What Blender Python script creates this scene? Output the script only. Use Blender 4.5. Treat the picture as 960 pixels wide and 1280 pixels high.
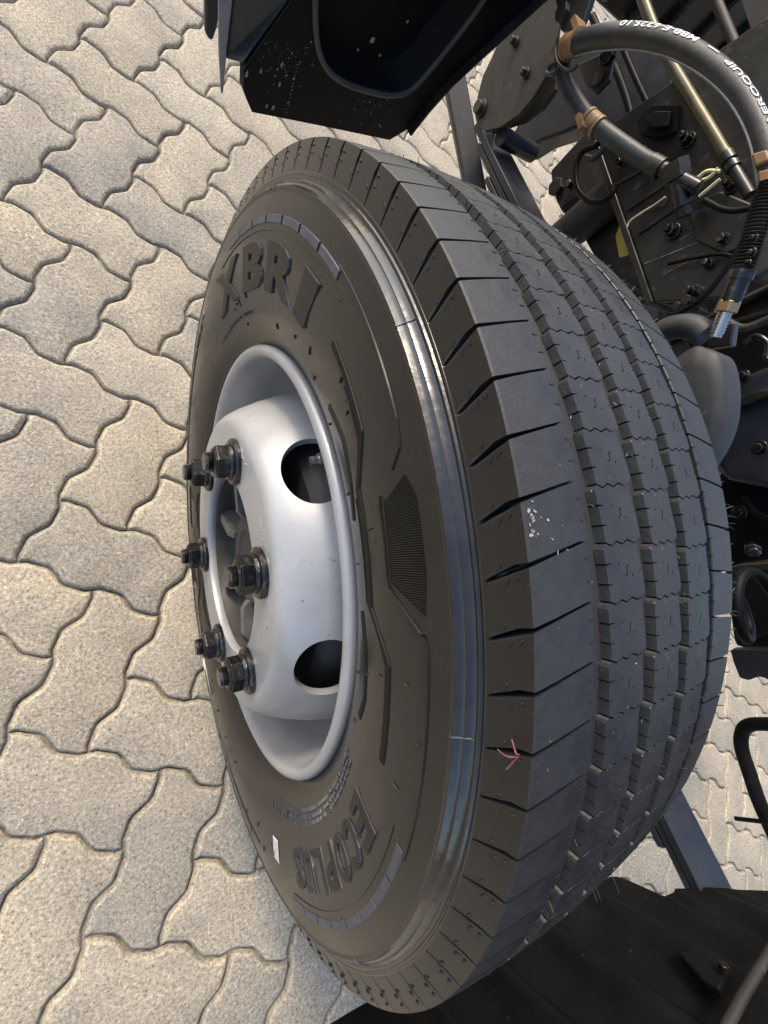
import bpy, bmesh, math, random
from mathutils import Vector, Matrix
random.seed(7)
R = math.radians
for o in list(bpy.data.objects): bpy.data.objects.remove(o)
scn = bpy.context.scene
COL = scn.collection

# ------------------------------------------------------------------ camera
CAM = Vector((0.25424, 0.05334, 0.91228))
RIGHT = Vector((-0.841956, 0.168499, 0.512561))
DOWN = Vector((0.061612, 0.973796, -0.218918))
FWD = Vector((-0.536017, -0.152739, -0.830275))
FPX = 567.04
cd = bpy.data.cameras.new('camera'); cam = bpy.data.objects.new('camera', cd); COL.objects.link(cam)
cd.sensor_fit = 'VERTICAL'; cd.sensor_height = 24.0; cd.lens = FPX/1280*24.0
cd.clip_start = 0.02; cd.clip_end = 500
m = Matrix.Identity(4)
for i in range(3):
    m[i][0] = RIGHT[i]; m[i][1] = -DOWN[i]; m[i][2] = -FWD[i]; m[i][3] = CAM[i]
cam.matrix_world = m
scn.camera = cam

# ------------------------------------------------------------------ light
SUN_DIR = Vector((0.20, -0.68, 0.72)).normalized()      # towards the sun: ahead of the wheel
elev = math.asin(SUN_DIR.z); azim = math.atan2(SUN_DIR.x, SUN_DIR.y)
w = bpy.data.worlds.new('World'); scn.world = w; w.use_nodes = True
nt = w.node_tree; bg = nt.nodes['Background']
sky = nt.nodes.new('ShaderNodeTexSky'); sky.sky_type = 'NISHITA'; sky.sun_disc = False
sky.sun_elevation = elev; sky.sun_rotation = azim; sky.dust_density = 3.0; sky.air_density = 1.0
nt.links.new(sky.outputs[0], bg.inputs[0]); bg.inputs[1].default_value = 0.15
sd = bpy.data.lights.new('sun', 'SUN'); sd.energy = 1.5; sd.angle = R(11); sd.color = (1.0, 0.87, 0.67)
so = bpy.data.objects.new('sun', sd); COL.objects.link(so)
so.rotation_euler = SUN_DIR.to_track_quat('Z', 'Y').to_euler()
vs = scn.view_settings
vs.view_transform = 'Standard'; vs.look = 'None'; vs.gamma = 1.0; vs.use_curve_mapping = False
vs.exposure = 1.15

# ------------------------------------------------------------------ helpers
def ray(u, v): return RIGHT*((u-480)/FPX) + DOWN*((v-640)/FPX) + FWD
def at(u, v, **k):
    d = ray(u, v); (a, val), = k.items(); i = 'xyz'.index(a)
    return CAM + d*((val-CAM[i])/d[i])
def on_plane(u, v, p0, n):
    d = ray(u, v); return CAM + d*((p0-CAM).dot(n)/d.dot(n))
def depth(P): return (P-CAM).dot(FWD)
def px(P):
    q = P-CAM; d = q.dot(FWD); return 480+FPX*q.dot(RIGHT)/d, 640+FPX*q.dot(DOWN)/d

class MB:
    def __init__(s): s.v = []; s.f = []; s.mi = []
    def add(s, vs, fs, mi=0):
        b = len(s.v); s.v += [tuple(x) for x in vs]; s.f += [tuple(i+b for i in f) for f in fs]; s.mi += [mi]*len(fs)
    def mesh(s, name, mats, smooth=None):
        me = bpy.data.meshes.new(name); me.from_pydata(s.v, [], s.f)
        for mt in (mats if isinstance(mats, (list, tuple)) else [mats]): me.materials.append(mt)
        me.polygons.foreach_set('material_index', s.mi)
        bm = bmesh.new(); bm.from_mesh(me); bmesh.ops.recalc_face_normals(bm, faces=bm.faces); bm.to_mesh(me); bm.free()
        if smooth is not None: smooth_by_angle(me, smooth)
        me.update(); return me
    def box(s, c, size, rot=None, mi=0):
        c = Vector(c); h = Vector(size)/2
        pts = [Vector((x*h.x, y*h.y, z*h.z)) for x in (-1, 1) for y in (-1, 1) for z in (-1, 1)]
        if rot: pts = [rot @ q for q in pts]
        s.add([c+q for q in pts], [(0,1,3,2),(4,6,7,5),(0,4,5,1),(2,3,7,6),(0,2,6,4),(1,5,7,3)], mi)
    def tube(s, pts, rad, n=12, caps=True, mi=0):
        pts = [Vector(p) for p in pts]; N = len(pts)
        rad = rad if isinstance(rad, (list, tuple)) else [rad]*N
        vs = []; up = None
        for i, p in enumerate(pts):
            t = (pts[min(i+1, N-1)]-pts[max(i-1, 0)]).normalized()
            if up is None:
                up = Vector((0,0,1)) if abs(t.z) < .9 else Vector((1,0,0))
            up = (up - t*up.dot(t)).normalized(); b = t.cross(up)
            for k in range(n):
                a = 2*math.pi*k/n; vs.append(p+(up*math.cos(a)+b*math.sin(a))*rad[i])
        fs = [(i*n+k, i*n+(k+1) % n, (i+1)*n+(k+1) % n, (i+1)*n+k) for i in range(N-1) for k in range(n)]
        if caps: fs += [tuple(range(n)), tuple(range((N-1)*n, N*n))]
        s.add(vs, fs, mi)
    def plate(s, poly, off, mi=0):
        poly = [Vector(p) for p in poly]; n = len(poly); off = Vector(off)
        s.add(poly+[p+off for p in poly], [tuple(range(n)), tuple(range(n, 2*n))]+[(i, (i+1) % n, n+(i+1) % n, n+i) for i in range(n)], mi)
    def prism(s, c, axis, r, h, n=6, ph=0, mi=0, r2=None):
        c = Vector(c); a = Vector(axis).normalized(); u = a.orthogonal().normalized(); b = a.cross(u); r2 = r if r2 is None else r2
        vs = []
        for hh, rr in ((0, r), (h, r2)):
            vs += [c+a*hh+(u*math.cos(ph+2*math.pi*k/n)+b*math.sin(ph+2*math.pi*k/n))*rr for k in range(n)]
        s.add(vs, [tuple(range(n)), tuple(range(n, 2*n))]+[(k, (k+1) % n, n+(k+1) % n, n+k) for k in range(n)], mi)

def smooth_by_angle(me, ang):
    me.polygons.foreach_set('use_smooth', [True]*len(me.polygons))
    bm = bmesh.new(); bm.from_mesh(me); a = R(ang)
    for e in bm.edges:
        e.smooth = not (len(e.link_faces) != 2 or e.calc_face_angle(0) > a)
    bm.to_mesh(me); bm.free()
def ob(name, me, parent=None, loc=None, rot=None, label=None, cat=None, group=None, kind=None):
    o = bpy.data.objects.new(name, me); COL.objects.link(o); o.parent = parent
    if loc is not None: o.location = loc
    if rot is not None: o.rotation_euler = rot
    for k, v in (('label', label), ('category', cat), ('group', group), ('kind', kind)):
        if v: o[k] = v
    return o
def bevel(o, w_, seg=2, ang=35):
    b = o.modifiers.new('bevel', 'BEVEL'); b.width = w_; b.segments = seg; b.limit_method = 'ANGLE'; b.angle_limit = R(ang)
    o.data.polygons.foreach_set('use_smooth', [True]*len(o.data.polygons))
    b.harden_normals = True
    return o
def spline(pts, sub=8):
    pts = [Vector(p) for p in pts]; out = []
    P = [pts[0]*2-pts[1]]+pts+[pts[-1]*2-pts[-2]]
    for i in range(1, len(P)-2):
        for k in range(sub):
            t = k/sub; a, b, c, d = P[i-1], P[i], P[i+1], P[i+2]
            out.append(.5*((2*b)+(c-a)*t+(2*a-5*b+4*c-d)*t*t+(3*b-a-3*c+d)*t**3))
    return out+[pts[-1]]

# ------------------------------------------------------------------ materials
def mat(name, col, rough=.5, metal=0.0, col2=None, scale=20, spread=(.35, .65), bump=0.0, bscale=None, bdist=.002, detail=6, rvar=0.0, spec=.5, coords='Object', rnd=0.0, coat=0.0, specks=None):
    M = bpy.data.materials.new(name); M.use_nodes = True; nt = M.node_tree; N = nt.nodes; L = nt.links
    b = N['Principled BSDF']; b.inputs['Roughness'].default_value = rough; b.inputs['Metallic'].default_value = metal
    b.inputs['Specular IOR Level'].default_value = spec; b.inputs['Coat Weight'].default_value = coat
    tc = N.new('ShaderNodeTexCoord'); src = tc.outputs[coords]
    c_out = None
    if col2 or rvar:
        n = N.new('ShaderNodeTexNoise'); n.inputs['Scale'].default_value = scale; n.inputs['Detail'].default_value = detail; n.inputs['Roughness'].default_value = .65
        L.new(src, n.inputs['Vector'])
        if col2:
            r = N.new('ShaderNodeValToRGB'); r.color_ramp.elements[0].position = spread[0]; r.color_ramp.elements[1].position = spread[1]
            r.color_ramp.elements[0].color = (*col, 1); r.color_ramp.elements[1].color = (*col2, 1)
            L.new(n.outputs['Fac'], r.inputs[0]); c_out = r.outputs[0]
        if rvar:
            mr = N.new('ShaderNodeMapRange'); mr.inputs['To Min'].default_value = rough-rvar; mr.inputs['To Max'].default_value = rough+rvar
            mr.inputs['From Min'].default_value = .3; mr.inputs['From Max'].default_value = .7
            L.new(n.outputs['Fac'], mr.inputs['Value']); L.new(mr.outputs[0], b.inputs['Roughness'])
    if specks:
        sc, thr, scol = specks
        sn = N.new('ShaderNodeTexNoise'); sn.inputs['Scale'].default_value = sc; sn.inputs['Detail'].default_value = 3; L.new(src, sn.inputs['Vector'])
        sr = N.new('ShaderNodeMapRange'); sr.inputs['From Min'].default_value = thr; sr.inputs['From Max'].default_value = thr+.04; L.new(sn.outputs['Fac'], sr.inputs['Value'])
        sx = N.new('ShaderNodeMix'); sx.data_type = 'RGBA'; L.new(sr.outputs[0], sx.inputs[0]); sx.inputs[7].default_value = (*scol, 1)
        if c_out: L.new(c_out, sx.inputs[6])
        else: sx.inputs[6].default_value = (*col, 1)
        c_out = sx.outputs[2]
    if c_out: L.new(c_out, b.inputs['Base Color'])
    else: b.inputs['Base Color'].default_value = (*col, 1)
    if bump:
        n2 = N.new('ShaderNodeTexNoise'); n2.inputs['Scale'].default_value = bscale or scale; n2.inputs['Detail'].default_value = 5
        L.new(src, n2.inputs['Vector'])
        bp = N.new('ShaderNodeBump'); bp.inputs['Strength'].default_value = bump; bp.inputs['Distance'].default_value = bdist
        L.new(n2.outputs['Fac'], bp.inputs['Height']); L.new(bp.outputs[0], b.inputs['Normal'])
    return M

def paver_material(name, per_island=False, gain=1.0):
    M = bpy.data.materials.new(name); M.use_nodes = True; nt = M.node_tree; N = nt.nodes; L = nt.links
    b = N['Principled BSDF']; b.inputs['Roughness'].default_value = .88; b.inputs['Specular IOR Level'].default_value = .25
    g = N.new('ShaderNodeNewGeometry'); pos = g.outputs['Position']
    if per_island: rnd = g.outputs['Random Per Island']
    else:
        oi = N.new('ShaderNodeObjectInfo'); rnd = oi.outputs['Random']
    def noise(scale, det, ro=.6):
        n = N.new('ShaderNodeTexNoise'); n.inputs['Scale'].default_value = scale; n.inputs['Detail'].default_value = det; n.inputs['Roughness'].default_value = ro
        L.new(pos, n.inputs['Vector']); return n.outputs['Fac']
    def ramp(f, stops):
        r = N.new('ShaderNodeValToRGB'); e = r.color_ramp.elements
        while len(e) < len(stops): e.new(.5)
        for k, (p_, c) in enumerate(stops): e[k].position = p_; e[k].color = (*c, 1)
        L.new(f, r.inputs[0]); return r.outputs[0]
    def mix(kind, fac, a, b_):
        x = N.new('ShaderNodeMix'); x.data_type = 'RGBA'; x.blend_type = kind
        if isinstance(fac, float): x.inputs[0].default_value = fac
        else: L.new(fac, x.inputs[0])
        for s_, i_ in ((a, 6), (b_, 7)):
            if isinstance(s_, tuple): x.inputs[i_].default_value = (*s_, 1)
            else: L.new(s_, x.inputs[i_])
        return x.outputs[2]
    base = ramp(noise(190, 6, .9), [(.36, (.085, .078, .064)), (.45, (.30, .272, .222)), (.55, (.40, .364, .300)), (.65, (.66, .62, .54))])
    vor = N.new('ShaderNodeTexVoronoi'); vor.inputs['Scale'].default_value = 190; L.new(pos, vor.inputs['Vector'])
    sp = ramp(vor.outputs['Distance'], [(.10, (.36, .34, .32)), (.32, (1, 1, 1))])
    base = mix('MULTIPLY', .65, base, sp)
    blot = ramp(noise(9, 5), [(.32, (.80, .81, .83)), (.68, (1.10, 1.07, 1.02))])
    base = mix('MULTIPLY', 1.0, base, blot)
    tone = ramp(rnd, [(0.0, (.80, .81, .82)), (.35, (.98, .97, .95)), (.7, (1.03, .995, .93)), (1.0, (1.13, 1.11, 1.07))])
    base = mix('MULTIPLY', 1.0, base, tone)
    rust = ramp(noise(5.5, 3), [(.69, (0, 0, 0)), (.78, (1, 1, 1))])
    rr = N.new('ShaderNodeRGBToBW'); L.new(rust, rr.inputs[0])
    mm = N.new('ShaderNodeMath'); mm.operation = 'MULTIPLY'; mm.inputs[1].default_value = .35; L.new(rr.outputs[0], mm.inputs[0])
    base = mix('MIX', mm.outputs[0], base, (.42, .30, .19))
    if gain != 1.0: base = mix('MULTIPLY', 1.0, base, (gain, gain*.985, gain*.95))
    L.new(base, b.inputs['Base Color'])
    bp = N.new('ShaderNodeBump'); bp.inputs['Strength'].default_value = 1.0; bp.inputs['Distance'].default_value = .0026
    L.new(noise(330, 4, .7), bp.inputs['Height']); L.new(bp.outputs[0], b.inputs['Normal'])
    return M

M_PAVER = paver_material('paver_concrete'); M_PAVER_FAR = paver_material('paver_concrete_joined', True); M_PAVER_EDGE = paver_material('paver_lit_bevel', False, 1.22)  # last one: light caught by the bevels, put into a paler concrete colour
M_JOINT = mat('joint_sand', (.07, .062, .05), .95, col2=(.30, .26, .20), scale=34, spread=(.42, .66), detail=10, bscale=300, bump=.8, bdist=.003)
M_TREAD = mat('tread_rubber', (.0145, .0143, .0141), .56, col2=(.034, .0334, .0325), scale=34, spread=(.3, .78), bump=.35, bscale=420, bdist=.0008, rvar=.1, detail=9, specks=(210, .69, (.10, .098, .094)))
M_SCUFF = mat('chalk_scuff', (.30, .30, .295), .8, col2=(.07, .07, .07), scale=420, spread=(.45, .62))
M_GLOSS = mat('dressed_rubber', (.0125, .0115, .0098), .23, col2=(.019, .0172, .0142), scale=9, spread=(.2, .8), bump=.06, bscale=160, bdist=.0005, rvar=.07, spec=.38, specks=(330, .73, (.07, .064, .055)))
M_BAND = mat('wet_rubber', (.009, .0088, .0085), .17, col2=(.015, .0143, .0135), scale=55, bump=.5, bscale=130, bdist=.0007, rvar=.14, spec=.55, coat=.3, detail=9)
M_MARK = mat('marking_rubber', (.034, .038, .052), .38, col2=(.05, .056, .076), scale=90)
M_DEEP = mat('groove_rubber', (.010, .010, .011), .6)
M_FLOOR = mat('groove_floor', (.026, .0258, .0255), .55)
M_DULL = mat('recess_rubber', (.0075, .007, .006), .55, spec=.16)
M_LETTER = mat('letter_rubber', (.010, .0095, .008), .42, spec=.28)
M_RIM = mat('silver_paint', (.32, .322, .326), .34, .28, col2=(.39, .392, .395), scale=14, bump=.05, bscale=500, bdist=.0004, rvar=.06, coat=.15, specks=(170, .715, (.16, .15, .14)))
M_HUB = mat('hub_paint', (.15, .15, .152), .45, .2, col2=(.085, .078, .07), scale=40, bump=.2, bscale=160, bdist=.001)
M_HUBDARK = mat('hub_recess_shade', (.060, .056, .052), .5, .2, col2=(.035, .029, .024), scale=40, bump=.2, bscale=160, bdist=.001)  # shadow inside the hub recess, put into a darker base colour
M_NUT = mat('dark_chrome', (.045, .044, .044), .20, .9, col2=(.20, .175, .15), scale=130, spread=(.5, .72), bump=.3, bscale=300, bdist=.0006)
M_BRIGHT = mat('zinc', (.45, .45, .45), .25, .9, col2=(.45, .42, .38), scale=120)
M_BRASS = mat('brass', (.40, .26, .13), .3, .8, col2=(.4, .27, .14), scale=120)
M_DRUM = mat('drum_iron', (.035, .035, .037), .6, .2, col2=(.06, .055, .05), scale=40)
M_BLACK = mat('black_plastic', (.0036, .0036, .0039), .5, col2=(.0065, .0064, .0063), scale=14, spec=.12, specks=(120, .70, (.022, .0205, .018)), bump=.15, bscale=400, bdist=.0006, rvar=.08)
M_BLUEBLACK = mat('blue_black_paint', (.011, .013, .018), .42, col2=(.018, .020, .026), scale=20, rvar=.1)
M_GREYEDGE = mat('pale_edge_plastic', (.17, .165, .155), .5, col2=(.24, .235, .22), scale=60)  # pale grey carries the lit look of the skin edge in its colour
M_LIP = mat('lip_highlight_plastic', (.035, .033, .030), .45, col2=(.06, .056, .05), scale=40)  # highlight along the pocket rim, put into a lighter base colour
M_OLIVE = mat('olive_primer', (.020, .018, .014), .5, col2=(.030, .027, .021), scale=26, bump=.15, bscale=300, bdist=.0006, specks=(75, .63, (.045, .039, .031)))
M_CHASSIS = mat('chassis_paint', (.010, .0092, .008), .36, .1, col2=(.022, .0195, .016), scale=17, bump=.2, bscale=200, bdist=.0008, rvar=.1, specks=(75, .63, (.045, .039, .031)))
M_BROWN = mat('dusty_brown_steel', (.017, .0145, .0115), .6, .1, col2=(.034, .028, .022), scale=30, bump=.2, bscale=200, bdist=.0008, specks=(75, .63, (.045, .039, .031)))
M_HOSE = mat('hose_rubber', (.017, .0166, .016), .5, col2=(.040, .0385, .036), scale=45, spread=(.4, .75), bump=.35, bscale=260, bdist=.001)
M_CLAMP = mat('tan_plastic', (.30, .165, .065), .5, col2=(.19, .105, .045), scale=60)
M_PIPE = mat('zinc_yellow_pipe', (.10, .082, .040), .4, .35, col2=(.055, .047, .028), scale=26)
M_YELLOW = mat('yellow_tag', (.50, .36, .07), .5)
M_WIRE = mat('cream_wire', (.55, .50, .30), .5)
M_SHIELD = mat('grey_rubber', (.019, .0188, .0185), .6, col2=(.030, .0295, .029), scale=40, bump=.25, bscale=350, bdist=.0006)
M_WHITE = mat('white_print', (.72, .71, .68), .6, col2=(.45, .44, .42), scale=160, spread=(.5, .72))
M_STICKER = mat('white_label', (.75, .75, .74), .5)
M_INK = mat('black_ink', (.02, .02, .02), .6)
M_SPECK = mat('dried_splash', (.36, .34, .31), .8, col2=(.12, .11, .10), scale=90)
M_PINK = mat('pink_thread', (.20, .06, .068), .7)

# ------------------------------------------------------------------ paving
W = 0.1139; PHI = 2.5945; GX, GY = 0.3848, 0.1758
cP, sP = math.cos(PHI), math.sin(PHI)
def lat(i, j):
    u, v = i*W, -j*W
    return Vector((GX+cP*u-sP*v, GY+sP*u+cP*v, 0))
# one unit edge of the wavy outline, along +i with offset in j
EDGE = [(0, 0), (.09, -.050), (.345, -.074), (.405, -.056), (.595, .056), (.655, .074), (.91, .050)]
def hpoly():
    P = []
    for a in (0, 1): P += [(a+e, o) for e, o in EDGE]
    P += [(2-o, e) for e, o in EDGE]
    for a in (2, 1): P += [(a-e, 1-o) for e, o in EDGE]
    P += [(o, 1-e) for e, o in EDGE]
    return P
HP = hpoly()
def paver_geo(poly):
    n = len(poly); cx, cy = 1.0, .5
    def inset(d):
        out = []
        for k in range(n):
            a, b, c = poly[k-1], poly[k], poly[(k+1) % n]
            e0 = Vector((b[0]-a[0], b[1]-a[1])).normalized(); e1 = Vector((c[0]-b[0], c[1]-b[1])).normalized()
            t = (e0+e1).normalized(); mit = min(1.45, 1/max(.3, t.dot(e0)))
            out.append((b[0]-t.y*d*mit/W, b[1]+t.x*d*mit/W))
        return out
    rings = [(inset(.0014), -.016), (inset(.0017), -.0060), (inset(.0048), -.0026), (inset(.0072), -.0005), (inset(.0086), 0.0)]
    vs = []; fs = []
    for r_, z in rings: vs += [((x-cx)*W, -(y-cy)*W, z) for x, y in r_]
    for k in range(len(rings)-1):
        fs += [(k*n+i, k*n+(i+1) % n, (k+1)*n+(i+1) % n, (k+1)*n+i) for i in range(n)]
    fs.append(tuple(range(4*n, 5*n)))
    return vs, fs
PV, PF = paver_geo(HP)
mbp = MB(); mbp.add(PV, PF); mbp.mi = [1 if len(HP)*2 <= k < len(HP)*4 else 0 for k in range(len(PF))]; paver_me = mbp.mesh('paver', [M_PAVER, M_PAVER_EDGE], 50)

gnd = MB(); gnd.add([(-80,-80,-.009),(80,-80,-.009),(80,80,-.009),(-80,80,-.009)], [(0,1,2,3)])
ground = ob('paving', gnd.mesh('paving', M_JOINT), kind='structure', label='grey beige interlocking concrete block paving in herringbone bond')

def tyre_left(v):   # left outline of the wheel in the picture, used only to rank which pavers get their own object
    T = [(180, 420), (215, 345), (260, 315), (330, 275), (430, 255), (560, 245), (700, 250), (850, 275), (960, 310), (1080, 360), (1170, 400), (1250, 500), (1300, 480)]
    if v < 180: return 560
    for (a, b), (c, d) in zip(T, T[1:]):
        if a <= v <= c: return b+(d-b)*(v-a)/(c-a)
    return 480
WINDOWS = [(480, 90, 790, 270), (600, 40, 660, 130), (860, 800, 990, 1150), (750, 1000, 870, 1150)]
cands = []
for A in range(-40, 60):
    for B in range(-26, 40):
        # lattice vectors (-1,1) and (2,2)
        for typ, (oi, oj) in (('H', (-1, -3)), ('V', (0, -2))):
            i0 = oi - A + 2*B; j0 = oj + A + 2*B
            ci, cj = (i0+1, j0+.5) if typ == 'H' else (i0+.5, j0+1)
            c = lat(ci, cj)
            if (c-Vector((-.9, -.1, 0))).length > 4.2: continue
            d = depth(c)
            vis = False
            if d > .2:
                u, v = px(c)
                vis = -70 < u < 1030 and -70 < v < 1350 and (u < tyre_left(v)+40 or any(a < u < e and b_ < v < f for a, b_, e, f in WINDOWS))
            cands.append((0 if vis else 1, d, typ, c))
cands.sort(key=lambda q: (q[0], q[1]))
far = MB(); cnt = 0
for hid, d, typ, c in cands:
    rz = PHI + (0 if typ == 'H' else -math.pi/2) + random.uniform(-.008, .008)
    zz = random.uniform(-.0012, .0012); tx, ty = random.uniform(-.006, .006), random.uniform(-.006, .006)
    jx, jy = random.uniform(-.0008, .0008), random.uniform(-.0008, .0008)
    if not hid and cnt < 300:
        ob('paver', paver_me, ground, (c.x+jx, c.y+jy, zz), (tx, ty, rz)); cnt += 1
    else:
        Mx = Matrix.Translation((c.x+jx, c.y+jy, zz)) @ Matrix.Rotation(rz, 4, 'Z')
        far.add([Mx @ Vector(q) for q in PV], PF)
ob('paver_field', far.mesh('paver_field', M_PAVER_FAR), ground, kind='stuff')
# grit lying in the joints
gm = MB()
for k in range(420):
    i = random.randint(-6, 12); j = random.randint(-12, 8); e = random.random()
    o_ = .066*math.sin(2*math.pi*e)*-1
    P = lat(i+e, j+o_) if random.random() < .5 else lat(i-o_, j+e)
    r_ = random.uniform(.0008, .0022)
    gm.prism(P+Vector((0, 0, -.007)), (random.uniform(-.4, .4), random.uniform(-.4, .4), 1), r_, r_*1.6, 5, random.random(), 0, r_*.5)
ob('joint_grit', gm.mesh('joint_grit', M_JOINT), ground, kind='stuff')

# ------------------------------------------------------------------ wheel
HC = 0.3847; NP = 88; PITCH = 360.0/NP; T_OFF = 7.1 + PITCH*0.0
def cyl(x, r, t):           # t in degrees from the top, towards +Y
    return Vector((x, r*math.sin(R(t)), r*math.cos(R(t))))
def lathe(mb, prof, n=180, mi=0, closed=False):
    m_ = len(prof); vs = [cyl(x, r, 360.0*k/n) for k in range(n) for x, r in prof]
    fs = [(k*m_+i, k*m_+i+1, ((k+1) % n)*m_+i+1, ((k+1) % n)*m_+i) for k in range(n) for i in range(m_-1 if not closed else m_-1)]
    if closed: fs += [(k*m_+m_-1, k*m_, ((k+1) % n)*m_, ((k+1) % n)*m_+m_-1) for k in range(n)]
    mb.add(vs, fs, mi)
wheel = ob('truck', None, loc=(0, 0, 0), label='truck shown at one wheel, black tyre on silver six-bolt rim, dark chassis and hoses', cat='truck')
truck = wheel
def crown(x): return .4028 - .0058*(x/.0987)**2
SIDE = [(.0935, .2300), (.0975, .2380), (.1010, .2440), (.1060, .2540), (.1105, .2680), (.1140, .2830), (.1160, .2980), (.1170, .3130), (.1168, .3270), (.1161, .3400), (.1150, .3500), (.1136, .3578), (.1134, .3592),
        (.1140, .3602), (.1138, .3616), (.1116, .3630), (.1096, .3645), (.1094, .3652), (.1078, .3660), (.1063, .3674), (.1056, .3684), (.1060, .3693), (.1058, .3705), (.1046, .3713), (.1046, .3723), (.1053, .3732), (.1050, .3742)]
def swx(r):
    for (x0, r0), (x1, r1) in zip(SIDE, SIDE[1:]):
        if r0 <= r <= r1: return x0+(x1-x0)*(r-r0)/(r1-r0)
    return SIDE[-1][0]
DEP = .0050
half = SIDE + [(.1036, .3750), (.0975, .3762), (.0945, .3800), (.0925, .3870), (.0900, .3890)]
ring = [(x, r) for x, r in half] + [(x, crown(x)-DEP) for x in (.08, .06, .04, .02, 0, -.02, -.04, -.06, -.08)] + [(-x, r) for x, r in reversed(half)]
mb = MB(); lathe(mb, ring, 240, 0)
me = mb.mesh('tyre', [M_GLOSS, M_DEEP, M_FLOOR, M_BAND], 40)
for p in me.polygons:
    c = p.center; 
    rr0 = math.hypot(c.y, c.z)
    if abs(c.x) < .0935 and rr0 > .35: p.material_index = 2 if abs(c.x) < .07 else 1
    elif .3615 < rr0 < .3745: p.material_index = 3
tyre = ob('tyre', me, wheel, (0, 0, HC))

# tread blocks: outline in (x, t) with optional holes, raised from the groove floor to the crown
def tri_top(outline, holes):
    bm = bmesh.new(); es = []
    for lp in [outline]+holes:
        vs_ = [bm.verts.new((x, t*.0071, 0)) for x, t in lp]
        es += [bm.edges.new((vs_[i], vs_[(i+1) % len(vs_)])) for i in range(len(vs_))]
    bmesh.ops.triangle_fill(bm, edges=es, use_beauty=True)
    bm.verts.ensure_lookup_table(); bm.verts.index_update()
    fs_ = [tuple(v.index for v in f.verts) for f in bm.faces]; bm.free(); return fs_
def block_mesh(name, outline, holes):
    mb = MB(); loops = [outline]+holes; flat = [q for lp in loops for q in lp]; n = len(flat)
    top = [cyl(x, crown(x), t) for x, t in flat]; xm = sum(q[0] for q in outline)/len(outline)
    bot = [cyl(x+(.0013 if x > xm else -.0013)*(1 if i < len(outline) else 0), crown(x)-DEP-.002, t) for i, (x, t) in enumerate(flat)]
    mb.add(top+bot, tri_top(outline, holes)); base = 0
    for k, lp in enumerate(loops):
        m_ = len(lp); mb.f += [(base+i, base+(i+1) % m_, n+base+(i+1) % m_, n+base+i) for i in range(m_)]; mb.mi += [0 if k == 0 else 1]*m_; base += m_
    return mb.mesh(name, [M_TREAD, M_DEEP])
def zig(x0, x1, t, amp, n):
    return [(x0+(x1-x0)*k/(2*n), t+(amp if k % 2 else -amp)) for k in range(2*n+1)]
def rib_block(name, xl, xr, dots=True):
    P = PITCH; g = .13
    s = .0016
    # x decreases to the inboard side; leading end at t=g/2, trailing end at P-g/2; both long edges step like a saw
    lead = zig(xl-.0018, xr+.0018, g/2, .13, 3); trail = zig(xl-.0018, xr+.0018, P-g/2, .13, 3)
    out = [(xl+.0002, .30), (xl-.0004, g/2)] + lead[:-1] + [(xr+.0018, g/2+.1)]
    out += [(xr+.0018, 1.0), (xr+.0010, 1.7)]
    for tn in (2.05,): out += [(xr+.0008, tn-.05), (xr+.0026, tn-.04), (xr+.0026, tn+.04), (xr+.0006, tn+.05)]
    out += [(xr-.0004, 2.9), (xr-.0010, P-.45), (xr-.0004, P-g/2-.1)]
    out += list(reversed(trail[:-1]))
    for tn, xo in ((2.75, -.0012), (1.35, -.0005)): out += [(xl+xo, tn+.06), (xl-.0042, tn+.04), (xl-.0042, tn-.04), (xl+xo+.0003, tn-.06)]
    mid = (xl+xr)/2-.001; hw = .00045
    S = [(mid-.0022, 1.62), (mid-.0004, 1.68), (mid-.0004, 2.22), (mid+.0016, 2.34), (mid+.0016, 2.42), (mid-.0011, 2.28), (mid-.0011, 1.76), (mid-.0022, 1.70)]
    holes = [S] if dots else []
    holes += [[(mid-.0052, 2.30), (mid-.0044, 2.30), (mid-.0044, 2.50), (mid-.0052, 2.50)], [(mid+.0052, 1.38), (mid+.0060, 1.38), (mid+.0060, 1.56), (mid+.0052, 1.56)]]
    return block_mesh(name, out, holes)
rib_defs = [(.0505, .0210), (.0112, -.0160), (-.0252, -.0550)]
rib_meshes = [rib_block('tread_block', a, b) for a, b in rib_defs]
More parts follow.
